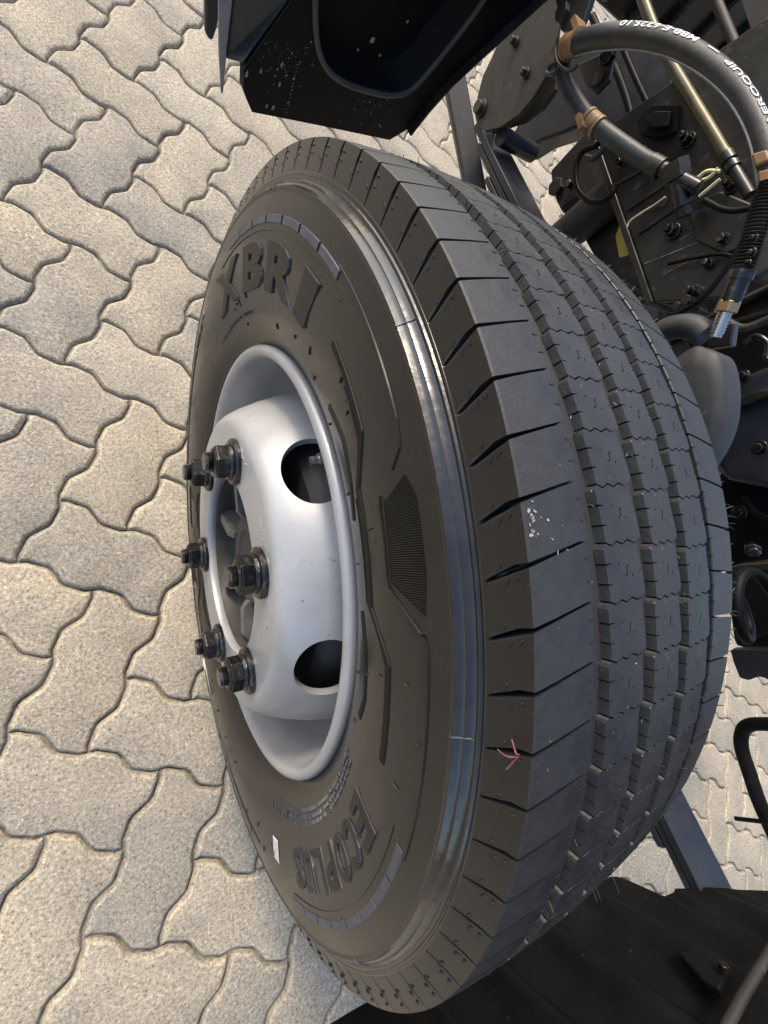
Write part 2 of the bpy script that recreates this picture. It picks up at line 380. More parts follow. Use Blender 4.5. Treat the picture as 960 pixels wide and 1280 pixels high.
def shoulder_mesh(sign):
    # cross-section with its slant offset and half gap (degrees)
    sec = [(.0615, crown(.0615)-DEP-.002, 0.0, .10), (.0615, crown(.0615)-.0006, 0.0, .10), (.0622, crown(.0622), 0.02, .10), (.0740, crown(.0740), .33, .10), (.0865, crown(.0865), .70, .12), (.0975, crown(.0975), 1.02, .16), (.0990, .3966, 1.08, .18),
           (.1008, .3900, 1.36, .33), (.1028, .3825, 1.75, .36), (.1041, .3775, 2.00, .36), (.1046, .3757, 2.10, .22), (.1049, .3740, 2.18, .02), (.1005, .3725, 2.3, .02), (.0935, .3780, 1.8, .12), (.0900, .3860, 1.2, .12)]
    if sign < 0: sec = [(-x, r, o*.9, g) for x, r, o, g in sec]
    n = len(sec); K = 5; vs = []
    notch = .0016
    for k in range(K+1):
        for x, r, o, g in sec:
            t = o+g+(PITCH-2*g)*k/K
            vs.append(cyl(x, r, t))
    fs = [(k*n+i, k*n+(i+1) % n, (k+1)*n+(i+1) % n, (k+1)*n+i) for k in range(K) for i in range(n)]
    mi = [1 if 6 <= i <= 11 else 0 for k in range(K) for i in range(n)]
    fs += [tuple(range(n)), tuple(range(K*n, (K+1)*n))]; mi += [2, 2]
    mb = MB(); mb.v = vs; mb.f = fs; mb.mi = mi
    # two thin sipes on the inner edge and short cross sipes beside the slot on the flank
    for tn in (1.25, 2.75):
        xx = .0617 if sign > 0 else -.0617
        mb.box(cyl(xx+sign*.0012, crown(.062)-.0004, tn), (.0034, .0008, .0012), Matrix.Rotation(-R(tn), 3, 'X'), 2)
    for r_, tt, ln in ((.3835, 1.75-.62, .0035), (.3865, 1.55+.62, .0035), (.3915, 1.35+.55, .002)):
        x_ = .1012+(.3900-r_)*.22
        mb.box(cyl(sign*(x_-.0001), r_, tt), (.0012, ln, .0010), Matrix.Rotation(-R(tt+28), 3, 'X'), 2)
    return mb.mesh('tread_block', [M_TREAD, M_GLOSS, M_DEEP])
sh_out, sh_in = shoulder_mesh(1), shoulder_mesh(-1)
blocks = [sh_out]+rib_meshes+[sh_in]
phase = [0.0, 0.55, 1.1, 1.9, 0.3]
hidden = MB(); nvis = 0
for k in range(NP):
    t = T_OFF + k*PITCH
    tt = (t+180) % 360-180
    for b, ph in zip(blocks, phase):
        a = tt+ph
        if -92 < tt < 88:
            ob('tread_block', b, tyre, (0, 0, 0), (-R(a), 0, 0)); nvis += 1
        else:
            Mx = Matrix.Rotation(-R(a), 3, 'X')
            vs_ = [Mx @ v.co for v in b.vertices]
            base = len(hidden.v); hidden.v += [tuple(q) for q in vs_]
            for p in b.polygons:
                hidden.f.append(tuple(i+base for i in p.vertices))
                mi_ = p.material_index
                hidden.mi.append(mi_ if len(b.materials) == 3 else (0 if mi_ == 0 else 2))
ob('tread_underside', hidden.mesh('tread_underside', [M_TREAD, M_GLOSS, M_DEEP]), tyre, kind='stuff')
# moulding hairs
hm = MB()
for k in range(360):
    t = random.uniform(-85, 85)
    if random.random() < .55:
        x, r, d = -.0995, .3955, Vector((-.9, 0, 0))
    elif random.random() < .5:
        x = random.choice((.0555, -.0585, -.0205)); r = .399; d = Vector((0, 0, 0))
    else: x, r, d = -.1025, random.uniform(.376, .392), Vector((-1, 0, 0))
    P = cyl(x, r, t); up = P.copy(); up.x = 0; up.normalize()
    dd = (d+up*random.uniform(.2, 1)+Vector((random.uniform(-.4, .4), random.uniform(-.5, .5), 0))).normalized()
    L_ = random.uniform(.002, .006); hm.tube([P, P+dd*L_*.6, P+dd*L_+Vector((0, random.uniform(-.001, .001), 0))], [.0004, .00035, .0002], 4)
for k in range(9):
    t = random.uniform(52, 66); P = cyl(-.095, .398, t); up = P.copy(); up.x = 0; up.normalize()
    hm.tube([P, P+up*.010, P+up*.017+Vector((.002, .003, 0))], [.0005, .0004, .0003], 4)
ob('moulding_hair', hm.mesh('moulding_hair', M_DEEP), tyre, kind='stuff')

# --- sidewall relief
def SW(t, r, h=0.0): return cyl(swx(r)+h, r, t)
def strip(mb, pts, wid, h, mi=0, step=1.0):
    # pts: (t, r) polyline; wid in metres; a raised band with sloped sides
    P = []
    for (t0, r0), (t1, r1) in zip(pts, pts[1:]):
        n = max(1, int(abs(t1-t0)/step), int(abs(r1-r0)/.0025))
        P += [(t0+(t1-t0)*k/n, r0+(r1-r0)*k/n) for k in range(n)]
    P.append(pts[-1]); rows = []
    for i, (t, r) in enumerate(P):
        a, b = P[max(i-1, 0)], P[min(i+1, len(P)-1)]
        dx, dy = (b[0]-a[0])*math.pi/180*r, b[1]-a[1]; l = math.hypot(dx, dy) or 1
        nx, ny = -dy/l, dx/l
        def off(s): return (t+nx*s/r*180/math.pi, r+ny*s)
        w2 = wid/2; e = min(.0008, w2*.5)
        rows.append([SW(*off(-w2), -.0006), SW(*off(-w2+e), h), SW(*off(w2-e), h), SW(*off(w2), -.0006)])
    vs = [q for r_ in rows for q in r_]
    fs = [(i*4+k, i*4+k+1, i*4+k+5, i*4+k+4) for i in range(len(rows)-1) for k in range(3)]+[(0, 1, 2, 3), tuple(range(len(vs)-4, len(vs)))]
    mb.add(vs, fs, mi)
def side_part(name, mb, mats, turn=(0, 180)):
    me = mb.mesh(name, mats)
    for a in turn: ob(name, me, tyre, (0, 0, 0), (-R(a), 0, 0))
# zigzag flat bands
mb = MB(); strip(mb, [(-20, .3075), (-7, .3070), (-1.4, .2860), (13.6, .2850), (19, .3075), (31, .3085)], .0066, .0009); side_part('zigzag_band', mb, M_DULL)
mb = MB(); strip(mb, [(-14, .3015), (-6.6, .3012)], .0016, .0012); strip(mb, [(-.4, .2805), (13, .2800), (18.2, .3020)], .0014, .0012); side_part('band_edge', mb, M_GLOSS)
mb = MB(); strip(mb, [(-16, .2690), (-9, .2780), (-3, .2740), (2, .2660)], .0060, .0008); side_part('inner_band', mb, M_DULL)
mb = MB(); strip(mb, [(15, .2660), (20, .2740), (27, .2760), (31, .2700)], .0060, .0008); side_part('inner_band', mb, M_DULL)
mb = MB(); strip(mb, [(-25, .3440), (-5.2, .3430), (-2.6, .3400), (-1.0, .3300)], .0014, .0012)
strip(mb, [(0.8, .3140), (2.2, .3118), (9.4, .3112), (10.6, .3125), (14.4, .3420), (15.5, .3440), (38, .3440)], .0014, .0012); side_part('panel_outline', mb, M_GLOSS)
mb = MB(); strip(mb, [(1.2, .3170), (9.9, .3148), (12.3, .3425)], .0010, .0010); side_part('patch_outline', mb, M_GLOSS)
# hatched patch
mb = MB(); vs = []
for k in range(25):
    t = 12.2*k/24
    lo = .338-(.338-.3185)*min(1, t/1.6) if t < 1.6 else (.3180-.0015*(t-1.6)/8 if t < 9.8 else .3165+(t-9.8)/2.4*.0235)
    hi = .3400+.0055*min(1, t/2.0) if t < 2 else .3455-.0025*max(0, (t-9)/3.2)
    vs += [SW(t, lo+(max(hi, lo+.0002)-lo)*f/4, .0003) for f in range(5)]
mb.add(vs, [(k*5+f, k*5+f+1, k*5+f+6, k*5+f+5) for k in range(24) for f in range(4)]); side_part('patch_base', mb, M_DULL)
mb = MB()
for k in range(56):
    t = 0.0+12.2*k/55
    lo = .338-(.338-.3185)*min(1, t/1.6) if t < 1.6 else (.3180-.0015*(t-1.6)/8 if t < 9.8 else .3165+(t-9.8)/2.4*.0235)
    hi = .3400+.0055*min(1, t/2.0) if t < 2 else .3455-.0025*max(0, (t-9)/3.2)
    if hi-lo > .001: strip(mb, [(t, lo), (t, hi)], .00075, .0009)
side_part('hatched_patch', mb, M_GLOSS)
# ring ridges beside the segments
mb = MB(); strip(mb, [(-78+k, .3305) for k in range(0, 58, 2)], .0010, .0007); side_part('ring_ridge', mb, M_GLOSS)
mb = MB(); strip(mb, [(36+k, .3300) for k in range(0, 48, 2)], .0010, .0007); side_part('ring_ridge', mb, M_GLOSS)
for t0, t1, n in ((-72, -24, 7), (37, 84, 8)):
    for k in range(n):
        L_ = (t1-t0)/n; a = t0+k*L_
        mb = MB(); strip(mb, [(a+.35, .3388), (a+L_-.35, .3388)], .0072, .0008); side_part('segment_mark', mb, M_MARK)
# radial mould seams and ticks
for t in (-12.5, 21.5, 62, -52, 105, 150, -110, -150):
    mb = MB(); strip(mb, [(t, .3600), (t, .3616), (t, .3634), (t, .3654), (t, .3674), (t, .3684)], .0010, .0008); side_part('mould_seam', mb, M_MARK, (0,))
mb = MB()
for k in range(90):
    t = random.uniform(-180, 180); r = random.choice((.256, .262, .275, .297, .305, .325, .335))+random.uniform(-.004, .004)
    L_ = random.uniform(.002, .008); strip(mb, [(t, r), (t+random.uniform(-.3, .3), r+L_)], .0007, .0012)
ob('mould_tick', mb.mesh('mould_tick', M_INK), tyre, kind='stuff')
# lettering
def glyphs(text, bold, font_extrude=.5, res=3, shear=0):
    cu = bpy.data.curves.new('glyph', 'FONT'); cu.body = text; cu.offset = bold; cu.extrude = font_extrude; cu.resolution_u = res; cu.shear = shear
    o = bpy.data.objects.new('glyph', cu); COL.objects.link(o); dg = bpy.context.evaluated_depsgraph_get()
    me = bpy.data.meshes.new_from_object(o.evaluated_get(dg)); bpy.data.objects.remove(o); bpy.data.curves.remove(cu)
    vs = [tuple(v.co) for v in me.vertices]; fs = [tuple(p.vertices) for p in me.polygons]; bpy.data.meshes.remove(me)
    return vs, fs
def side_word(name, letters, r0, r1, h, mats, bold=.02, shear=0):
    mb = MB()
    for ch, ta, tb in letters:
        vs, fs = glyphs(ch, bold, shear=shear)
        x0, x1 = min(v[0] for v in vs), max(v[0] for v in vs); y0, y1 = min(v[1] for v in vs), max(v[1] for v in vs)
        mb.add([SW(ta+(tb-ta)*(v[0]-x0)/(x1-x0), r0+(r1-r0)*(v[1]-y0)/(y1-y0), h if v[2] > 0 else -.001) for v in vs], fs)
    me = mb.mesh(name, mats)
    for p in me.polygons:
        if abs(p.normal.x) < .6: p.material_index = 1
    ob(name, me, tyre)
side_word('brand_lettering', [('X', -82.5, -66.5), ('B', -64.3, -51.8), ('R', -50.5, -36.5), ('I', -35.2, -27.6)], .2835, .3225, .0017, [M_LETTER, M_MARK], .045, .12)
n_ = 7; side_word('model_lettering', [(c, 40.5+k*5.6, 40.5+k*5.6+4.6) for k, c in enumerate('ECOPLUS')], .2870, .3185, .0013, [M_LETTER, M_MARK], .03)
# rows of tiny illegible moulded marks
mb = MB(); rr_ = random.Random(3)
for t0, t1, rows in ((40, 92, (.2585, .2640, .2690)), (-88, -60, (.2655,))):
    for r in rows:
        t = t0+rr_.uniform(0, 2)
        while t < t1:
            l = rr_.uniform(.25, .55)
            strip(mb, [(t, r+.0014), (t+l, r+.0014)], .0007, .0008, 0, 2)
            if rr_.random() < .7: strip(mb, [(t, r-.0014), (t, r+.0014)], .0006, .0008)
            if rr_.random() < .5: strip(mb, [(t, r-.0012), (t+l, r-.0012)], .0006, .0008, 0, 2)
            t += l+rr_.choice((.25, .3, .9))
ob('moulded_small_print', mb.mesh('moulded_small_print', M_MARK), tyre, kind='stuff')
# paper label
mb = MB(); rows = []
for k in range(5):
    r = .2945+(.3155-.2945)*k/4; rows += [SW(88.6, r, .0006), SW(91.8, r, .0006)]
mb.add(rows, [(2*k, 2*k+1, 2*k+3, 2*k+2) for k in range(4)])
lab = ob('paper_label', mb.mesh('paper_label', M_STICKER), tyre)
mb = MB(); r3 = random.Random(2)
for k in range(7):
    r = .2970+k*.0026; t = 88.9
    while t < 91.4:
        l = r3.uniform(.15, .5); mb.add([SW(t, r, .0009), SW(min(t+l, 91.6), r, .0009), SW(min(t+l, 91.6), r+.0010, .0009), SW(t, r+.0010, .0009)], [(0, 1, 2, 3)]); t += l+r3.uniform(.1, .3)
ob('label_print', mb.mesh('label_print', M_INK), tyre, kind='stuff')

# --- rim
mb = MB()
barrel = [(.0915, .2300), (.0930, .2335), (.0965, .2358), (.1005, .2360), (.1038, .2340), (.1050, .2305), (.1042, .2268), (.1012, .2243), (.0960, .2232), (.0890, .2218), (.0800, .2195), (.0690, .2165), (.0560, .2140), (.0430, .2090), (.0330, .2010), (.0250, .1960), (-.02, .1935), (-.06, .206), (-.085, .2200),
          (-.0850, .2260), (-.06, .214), (-.02, .2), (.03, .204), (.0560, .2190), (.0800, .2240)]
lathe(mb, barrel, 160, 0, True)
rim = ob('rim', mb.mesh('rim', M_RIM, 40), wheel, (0, 0, HC))
disc = [(.1320, .1010), (.1320, .1250), (.1320, .1515), (.1312, .1555), (.1290, .1598), (.1240, .1645), (.1130, .1705), (.0950, .1790), (.0760, .1855), (.0560, .1905), (.0360, .1945), (.0250, .1962),
        (.0250, .1880), (.0360, .1870), (.0560, .1825), (.0760, .1775), (.0950, .1710), (.1100, .1650), (.1180, .1595), (.1215, .1510), (.1220, .1250), (.1220, .1010), (.1245, .0998), (.1295, .0998)]
mb = MB(); lathe(mb, disc, 192, 0, True)
dobj = ob('wheel_disc', mb.mesh('wheel_disc', M_RIM), rim)
cut = MB()
for k in range(6):
    t = -18+60*k
    c0 = cyl(.0790, .150, t); nrm = cyl(.32, 1, t).normalized(); u = Vector((1, 0, 0)); u = (u-nrm*u.dot(nrm)).normalized(); b_ = nrm.cross(u); n = 40
    vs = [c0+nrm*hh+u*(.0290*math.cos(2*math.pi*i/n))+b_*(.0345*math.sin(2*math.pi*i/n)) for hh in (-.02, .08) for i in range(n)]
    cut.add(vs, [tuple(range(n)), tuple(range(n, 2*n))]+[(i, (i+1) % n, n+(i+1) % n, n+i) for i in range(n)])
cme = cut.mesh('cut', M_RIM); cobj = bpy.data.objects.new('cut', cme); COL.objects.link(cobj); cobj.location = (0, 0, HC)
bo = dobj.modifiers.new('b', 'BOOLEAN'); bo.operation = 'DIFFERENCE'; bo.object = cobj; bo.solver = 'EXACT'
bpy.context.view_layer.update(); dg = bpy.context.evaluated_depsgraph_get()
nm = bpy.data.meshes.new_from_object(dobj.evaluated_get(dg)); dobj.modifiers.clear(); dobj.data = nm; nm.name = 'wheel_disc'
bpy.data.objects.remove(cobj); smooth_by_angle(nm, 32)
bevel(dobj, .0012, 2, 50); dobj.modifiers[0].harden_normals = False
# valve
mb = MB(); A = cyl(.055, .199, -18.5); B = cyl(.098, .1935, -17.5)
dirv = (B-A).normalized(); mb.tube([A, A+dirv*.024], .0045, 10); mb.tube([A+dirv*.020, A+dirv*.036], .0058, 10); mb.tube([A+dirv*.036, A+dirv*.043], .0040, 10)
ob('valve', mb.mesh('valve', M_BRIGHT, 40), rim)
# drum behind the disc
mb = MB(); lathe(mb, [(.085, .03), (.085, .148), (.078, .156), (.060, .162), (-.06, .166), (-.062, .03)], 64); ob('brake_drum', mb.mesh('brake_drum', M_DRUM, 40), wheel, (0, 0, HC))
# hub
mb = MB()
lathe(mb, [(.1215, .1005), (.1230, .0985), (.1225, .0965), (.1100, .0955), (.0960, .0940), (.0900, .0900), (.0880, .0760), (.0880, .0500)], 96)
hub = ob('hub', mb.mesh('hub', M_HUBDARK, 35), wheel, (0, 0, HC))
mb = MB(); lathe(mb, [(.0860, .0540), (.1060, .0530), (.1100, .0500), (.1110, .0340), (.1080, .0300), (.1080, .0005)], 72); ob('hub_cap', mb.mesh('hub_cap', M_DRUM, 35), hub)
for k in range(6):
    mb = MB(); wd = 4.6
    for_t = []
    secp = [(.0870, .0480), (.1130, .0480), (.1190, .0560), (.1200, .0860), (.1120, .0965), (.0870, .0965)]
    vs = [cyl(x, r, -wd*(.08/r)*(1.15 if x < .1 else .8)) for x, r in secp]+[cyl(x, r, wd*(.08/r)*(1.15 if x < .1 else .8)) for x, r in secp]; n = len(secp)
    mb.add(vs, [tuple(range(n)), tuple(range(n, 2*n))]+[(i, (i+1) % n, n+(i+1) % n, n+i) for i in range(n)])
    if k == 0: rib_me = mb.mesh('hub_rib', M_HUB)
    o = ob('hub_rib', rib_me, hub, (0, 0, 0), (-R(42+60*k+4), 0, 0)); 
    if k == 0: bevel(o, .0012, 2)
    else: bevel(o, .0012, 2)
# lug nuts
mb = MB(); X = Vector((1, 0, 0))
prof = [(.0, .0235), (.0030, .0238), (.0052, .0222), (.0060, .0190)]
n = 32; vs = [Vector((x, r*math.cos(2*math.pi*k/n), r*math.sin(2*math.pi*k/n))) for k in range(n) for x, r in prof]
mb.add(vs, [(k*4+i, k*4+i+1, ((k+1) % n)*4+i+1, ((k+1) % n)*4+i) for k in range(n) for i in range(3)]+[tuple(k*4+3 for k in range(n))])
wash_me = mb.mesh('washer', M_NUT, 40)
mb = MB(); mb.prism((.006, 0, 0), X, .0178, .0145, 6, 0); mb.prism((.0205, 0, 0), X, .0170, .0028, 6, 0, 0, .0130); mb.prism((.0055, 0, 0), X, .0195, .004, 24, 0, 0, .0172)
nut_me = mb.mesh('lug_nut', M_NUT)
mb = MB(); pr = []
for k in range(5): pr += [(.0215+k*.0015, .0104), (.02225+k*.0015, .0094)]
pr += [(.0300, .0085)]; n = 20; m_ = len(pr)
vs = [Vector((x, r*math.cos(2*math.pi*k/n), r*math.sin(2*math.pi*k/n))) for k in range(n) for x, r in pr]
mb.add(vs, [(k*m_+i, k*m_+i+1, ((k+1) % n)*m_+i+1, ((k+1) % n)*m_+i) for k in range(n) for i in range(m_-1)]+[tuple(k*m_+m_-1 for k in range(n))])
stud_me = mb.mesh('stud', M_NUT, 30)
for k in range(6):
    t = 12+60*k; P = cyl(.1322, .1225, t); P.z += HC
    nu = ob('lug_nut', nut_me, wheel, P, (R(17*k+8), 0, 0)); bevel(nu, .0012, 2, 25)
    ob('washer', wash_me, nu); ob('stud', stud_me, nu)

# pink thread caught in a shoulder slot
P0 = at(640, 925, x=.1025); P1 = at(648, 945, x=.1035); P2 = at(633, 962, x=.105); P3 = at(622, 937, x=.106)
mb = MB(); mb.tube(spline([P0, (P0+P1)/2+Vector((.004, 0, .004)), P1, P2]), .00038, 6); mb.tube(spline([P1+Vector((.001, 0, .001)), (P1+P3)/2+Vector((.003, 0, .002)), P3]), .00034, 6)
ob('thread_scrap', mb.mesh('thread_scrap', M_PINK, 60), label='short pink thread scrap caught in a tyre shoulder slot', cat='thread')
# pebble
P = at(323, 1092, z=0.0); mb = MB(); mb.prism(P+Vector((0, 0, -.005)), (0, 0, 1), .0045, .006, 9, .3, 0, .003)
o = ob('pebble', mb.mesh('pebble', M_SPECK, 80), label='small pale pebble in the paving joint beside the white tyre label', cat='pebble')

# ------------------------------------------------------------------ truck
def part(name, mb, mats, smooth=None, bev=None, parent=None, kind=None):
    o = ob(name, mb.mesh(name, mats, smooth), parent or truck, kind=kind)
    if bev: bevel(o, bev, 2, 30)
    return o
def pxr(n_px, P): return n_px/FPX*depth(P)*(depth(P)/(P-CAM).length)

# --- front wheel arch panel with rounded pocket
A = at(315, 140, z=.40); B = at(487, 175, z=.385)
e = (B-A); e.z = 0; e.normalize(); NV = Vector((-e.y, e.x, 0));  NV = NV if NV.y > 0 else -NV     # faces the wheel
def fp(u, v, d=0.0): return on_plane(u, v, A, NV)+NV*d
outline = [(305, 86), (304, 112), (315, 140), (400, 157), (487, 175), (509, 162), (532, 132), (562, 98), (620, 44), (672, -4), (760, -80), (700, -170), (520, -170), (470, -140), (365, 0)]
pocket = [(395, -10), (396, 40), (402, 70), (416, 92), (440, 106), (475, 116), (500, 117), (518, 107), (542, 80), (577, 36), (606, -6), (618, -40), (590, -70), (500, -90), (430, -80), (402, -50)]
O3 = [fp(*q) for q in outline]; K3 = spline([fp(*q) for q in pocket]+[fp(*pocket[0])], 3)[:-1]
def loops_fill(l1, l2):
    bm = bmesh.new(); es = []
    for lp in (l1, l2):
        vs_ = [bm.verts.new(q) for q in lp]; es += [bm.edges.new((vs_[i], vs_[(i+1) % len(vs_)])) for i in range(len(vs_))]
    bmesh.ops.triangle_fill(bm, edges=es, use_beauty=True, normal=NV); bm.verts.index_update()
    r_ = [tuple(v.index for v in f.verts) for f in bm.faces]; bm.free(); return r_
mb = MB(); n0, n1 = len(O3), len(K3); cK = sum(K3, Vector())/n1
mb.add(O3+K3, loops_fill(O3, K3))
K4 = [cK+(q-cK)*.90-NV*.030 for q in K3]; K5 = [cK+(q-cK)*.84-NV*.038 for q in K3]
mb.add(K3+K4+K5, [(i, (i+1) % n1, n1+(i+1) % n1, n1+i) for i in range(n1)]+[(n1+i, n1+(i+1) % n1, 2*n1+(i+1) % n1, 2*n1+i) for i in range(n1)]+[tuple(range(2*n1, 3*n1))])
mb.add(O3+[q-NV*.012 for q in O3], [(i, (i+1) % n0, n0+(i+1) % n0, n0+i) for i in range(n0)])
front_panel = part('wheel_arch_panel', mb, M_BLACK, 40)
mb = MB(); mb.tube([cK+(q-cK)*1.015+NV*.0005 for q in K3]+[cK+(K3[0]-cK)*1.015+NV*.0005], .0042, 8, False); part('pocket_lip', mb, M_LIP, 60, parent=front_panel)
mb = MB(); mb.tube([fp(305, 86, .001), fp(365, 0, .001), fp(430, -95, .001)], .0022, 6); part('panel_crease', mb, M_BLACK, 60, parent=front_panel)
mb = MB(); E1 = [fp(u, v, .0) for u, v in ((509, 162), (532, 132), (562, 98), (620, 44), (672, -4), (760, -80))]
for a, b in zip(E1, E1[1:]): mb.plate([a, b, b+NV*.012, a+NV*.012], e*.004)
part('panel_flange', mb, M_CHASSIS, parent=front_panel)
# outboard return and skin
mb = MB(); d_ = -NV*.07
S1 = [fp(304, 100, -.002), fp(304, 80, -.002), fp(365, -4, -.002), fp(432, -100, -.002), at(270, -100, y=A.y-.035), at(284, 0, y=A.y-.035), at(283, 73, y=A.y-.035)]
mb.plate([S1[1], S1[2], S1[3], S1[4], S1[5], S1[6]], Vector((0, -.010, 0)))
part('panel_return', mb, M_BLUEBLACK, None, None)
mb = MB(); yy = A.y-.028
mb.plate([at(u, v, y=yy) for u, v in ((294, -40), (290, 10), (284, 60), (279, 118), (276, 117), (273, 60), (273, 0), (273, -60))], Vector((.0, -.006, 0))); part('skin_edge', mb, M_GREYEDGE, None, .0015)
mb = MB(); mb.plate([at(u, v, y=yy-.06) for u, v in ((256, -60), (256, 40), (259, 49), (266, 53), (271, 38), (275, 20), (276, -60))], Vector((.0, -.02, 0))); part('outer_skin', mb, M_BLUEBLACK, None, .004)
# dried splashes on the panel
mb = MB(); rs = random.Random(11)
def speck(u, v, r_px, el=1.0):
    P = fp(u, v, .0009); r_ = pxr(r_px, P); k0 = rs.random()*6
    up = Vector((0, 0, 1)); n = 8
    vs = [P+e*(math.cos(2*math.pi*k/n)*r_*rs.uniform(.7, 1.2))+up*(math.sin(2*math.pi*k/n)*r_*el*rs.uniform(.7, 1.2)) for k in range(n)]; mb.add(vs, [tuple(range(n))])
for k in range(58):
    u, v = rs.gauss(362, 20), rs.gauss(75, 24)
    if 318 < u < 392 and 20 < v < 140: speck(u, v, rs.choice((.5, .6, .7, .9, 1.2, 1.7)), rs.uniform(1, 1.8))
for k in range(26): speck(rs.uniform(420, 490), rs.uniform(122, 158), rs.choice((.5, .7, 1.0, 1.4)), 1.3)
for k in range(14): speck(372-k*1.1+rs.uniform(-.6, .6), 80+k*4.6, rs.uniform(.6, 1.0), 1.8)
for u, v, r_ in ((308, 92, 3.2), (326, 88, 2.6), (352, 80, 3.0), (349, 105, 2.4), (333, 132, 2.2), (341, 134, 2.6)): speck(u, v, r_, 1.9)
part('dried_splashes', mb, M_SPECK, parent=front_panel, kind='stuff')
mb = MB()
def pspeck(u, v, r_):
    P = fp(u, v)-NV*.0355; q = 9; vs = [P+e*(math.cos(2*math.pi*k/q)*pxr(r_, P)*rs.uniform(.6, 1.1))+Vector((0, 0, 1))*(math.sin(2*math.pi*k/q)*pxr(r_, P)*rs.uniform(.7, 1.2)) for k in range(q)]; mb.add(vs, [tuple(range(q))])
for a in ((478, 78, 6), (487, 96, 3), (460, 90, 3), (522, 55, 3)): pspeck(*a)
part('pocket_splash', mb, M_SPECK, parent=front_panel, kind='stuff')

# --- spring hanger
XH = -.41
def hx(pts, x): return [at(u, v, x=x) for u, v in pts]
mb = MB(); mb.plate(hx([(628, 40), (614, 72), (603, 95), (597, 118), (593, 142), (596, 158), (606, 164), (625, 159), (648, 144), (668, 120), (684, 92), (694, 62), (702, 0), (706, -60), (660, -60)], XH), (-.008, 0, 0))
hang = part('spring_hanger', mb, M_OLIVE, None, .002)
for u, v, r_ in ((602, 136, 12.5), (645, 53, 8), (658, 92, 8)):
    P = at(u, v, x=XH+.001); mb = MB(); rr = pxr(r_, P)*1.05; mb.prism(P, X, rr, .004, 28, 0, 0, rr*.95); mb.prism(P+Vector((.004, 0, 0)), X, rr*.78, .009, 6 if r_ < 10 else 24, .3, 0, rr*.7)
    part('bolt', mb, M_OLIVE, None, .001, parent=hang)
mb = MB(); mb.plate(hx([(612, 150), (604, 164), (610, 168), (632, 160), (656, 152), (678, 136), (694, 112), (700, 70), (690, 40)], -.452), (-.008, 0, 0)); part('spring_hanger', mb, M_OLIVE, None, .002)
mb = MB(); mb.plate(hx([(640, 168), (652, 192), (676, 176), (705, 166), (738, 152), (765, 190), (830, 160), (850, 60), (760, 40), (700, 50)], -.56), (-.05, 0, 0)); part('spring_bush', mb, M_BLUEBLACK, None, .006)
P = at(626, 170, x=-.43); mb = MB(); mb.tube([P+Vector((.0, 0, 0)), P-Vector((.09, 0, 0))], .016, 20); part('bush_sleeve', mb, M_BLUEBLACK, 40)

# --- leaf spring (front eye to rear), each leaf its own part
front = at(612, 160, x=-.45); midp = at(665, 265, x=-.45); rear0 = at(845, 1010, x=-.45); rear1 = at(900, 1120, x=-.45)
path = [front, front.lerp(midp, .5), midp, midp+(midp-front)*.35, Vector((-.45, -.22, .470)), Vector((-.45, -.02, .405)), rear0-(rear1-rear0)*2, rear0-(rear1-rear0), rear0, rear1, rear1+(rear1-rear0)*1.6]
sp = spline(path, 6)
leaves = [(0, len(sp), 0.0, .013, .066), (2, len(sp)-6, -.0155, .011, .062), (6, len(sp)-9, -.029, .011, .062)]
for i0, i1, dz, th_, wd in leaves:
    mb = MB(); pts = sp[i0:i1]
    vs = []
    for P in pts:
        for dx in (.5, -.5):
            vs += [P+Vector((dx*wd, 0, dz)), P+Vector((dx*wd, 0, dz-th_))]
    n = len(pts); fs = []
    for i in range(n-1):
        a, b = i*4, (i+1)*4; fs += [(a, b, b+1, a+1), (a+2, a+3, b+3, b+2), (a, a+2, b+2, b), (a+1, b+1, b+3, a+3)]
    fs += [(0, 1, 3, 2), (n*4-4, n*4-3, n*4-1, n*4-2)]
    mb.add(vs, fs); part('spring_leaf', mb, M_BLUEBLACK, None, .0015)
# stay in front of the spring
mb = MB(); a0, a1 = at(560, 60, x=-.40), at(598, 262, x=-.475); mb.tube([a0, a0+(a1-a0)*.5, a1, a1+(a1-a0)*.5], .030, 4); part('stay_bar', mb, M_OLIVE, None, .006)

# --- frame rail
XR = -.45
mb = MB(); mb.plate(hx([(748, 176), (770, 150), (960, 20), (1010, 60), (1010, 300), (900, 372), (818, 378)], XR), (-.008, 0, 0))
rail = part('frame_rail', mb, M_CHASSIS, None, .002)
Lb0, Lb1 = at(748, 176, x=XR), at(818, 378, x=XR)
mb = MB(); mb.plate([Lb0+Vector((.004, 0, 0)), Lb1+Vector((.004, 0, 0)), Lb1+Vector((.004, 0, -.010)), Lb0+Vector((.004, 0, -.010))], (-.07, 0, 0)); part('rail_flange', mb, M_CHASSIS, None, .002, parent=rail)
for (u0, v0), (u1, v1) in (((768, 232), (812, 207)), ((785, 262), (830, 232)), ((798, 292), (842, 262))):
    mb = MB(); mb.tube([at(u0, v0, x=XR+.001), at(u1, v1, x=XR+.001)], .0028, 6); part('rail_swage', mb, M_CHASSIS, 60, parent=rail)
for (u0, v0), (u1, v1), r_ in (((805, 330), (925, 282), .0007), ((828, 344), (910, 300), .0005), ((850, 300), (900, 270), .0006)):
    mb = MB(); mb.tube([at(u0, v0, x=XR+.0005), at(u1, v1, x=XR+.0005)], r_, 4); part('paint_scratch', mb, M_SPECK, parent=rail)
for u, v, r_ in ((842, 290, 11), (861, 176, 11), (868, 366, 11), (915, 235, 9)):
    P = at(u, v, x=XR+.001); rr = pxr(r_, P); mb = MB(); mb.prism(P, X, rr*1.15, .004, 24); mb.prism(P+X*.004, X, rr*.85, .012, 6, .2); mb.prism(P+X*.016, X, rr*.5, .008, 14)
    part('bolt', mb, M_NUT, None, .001, parent=rail)
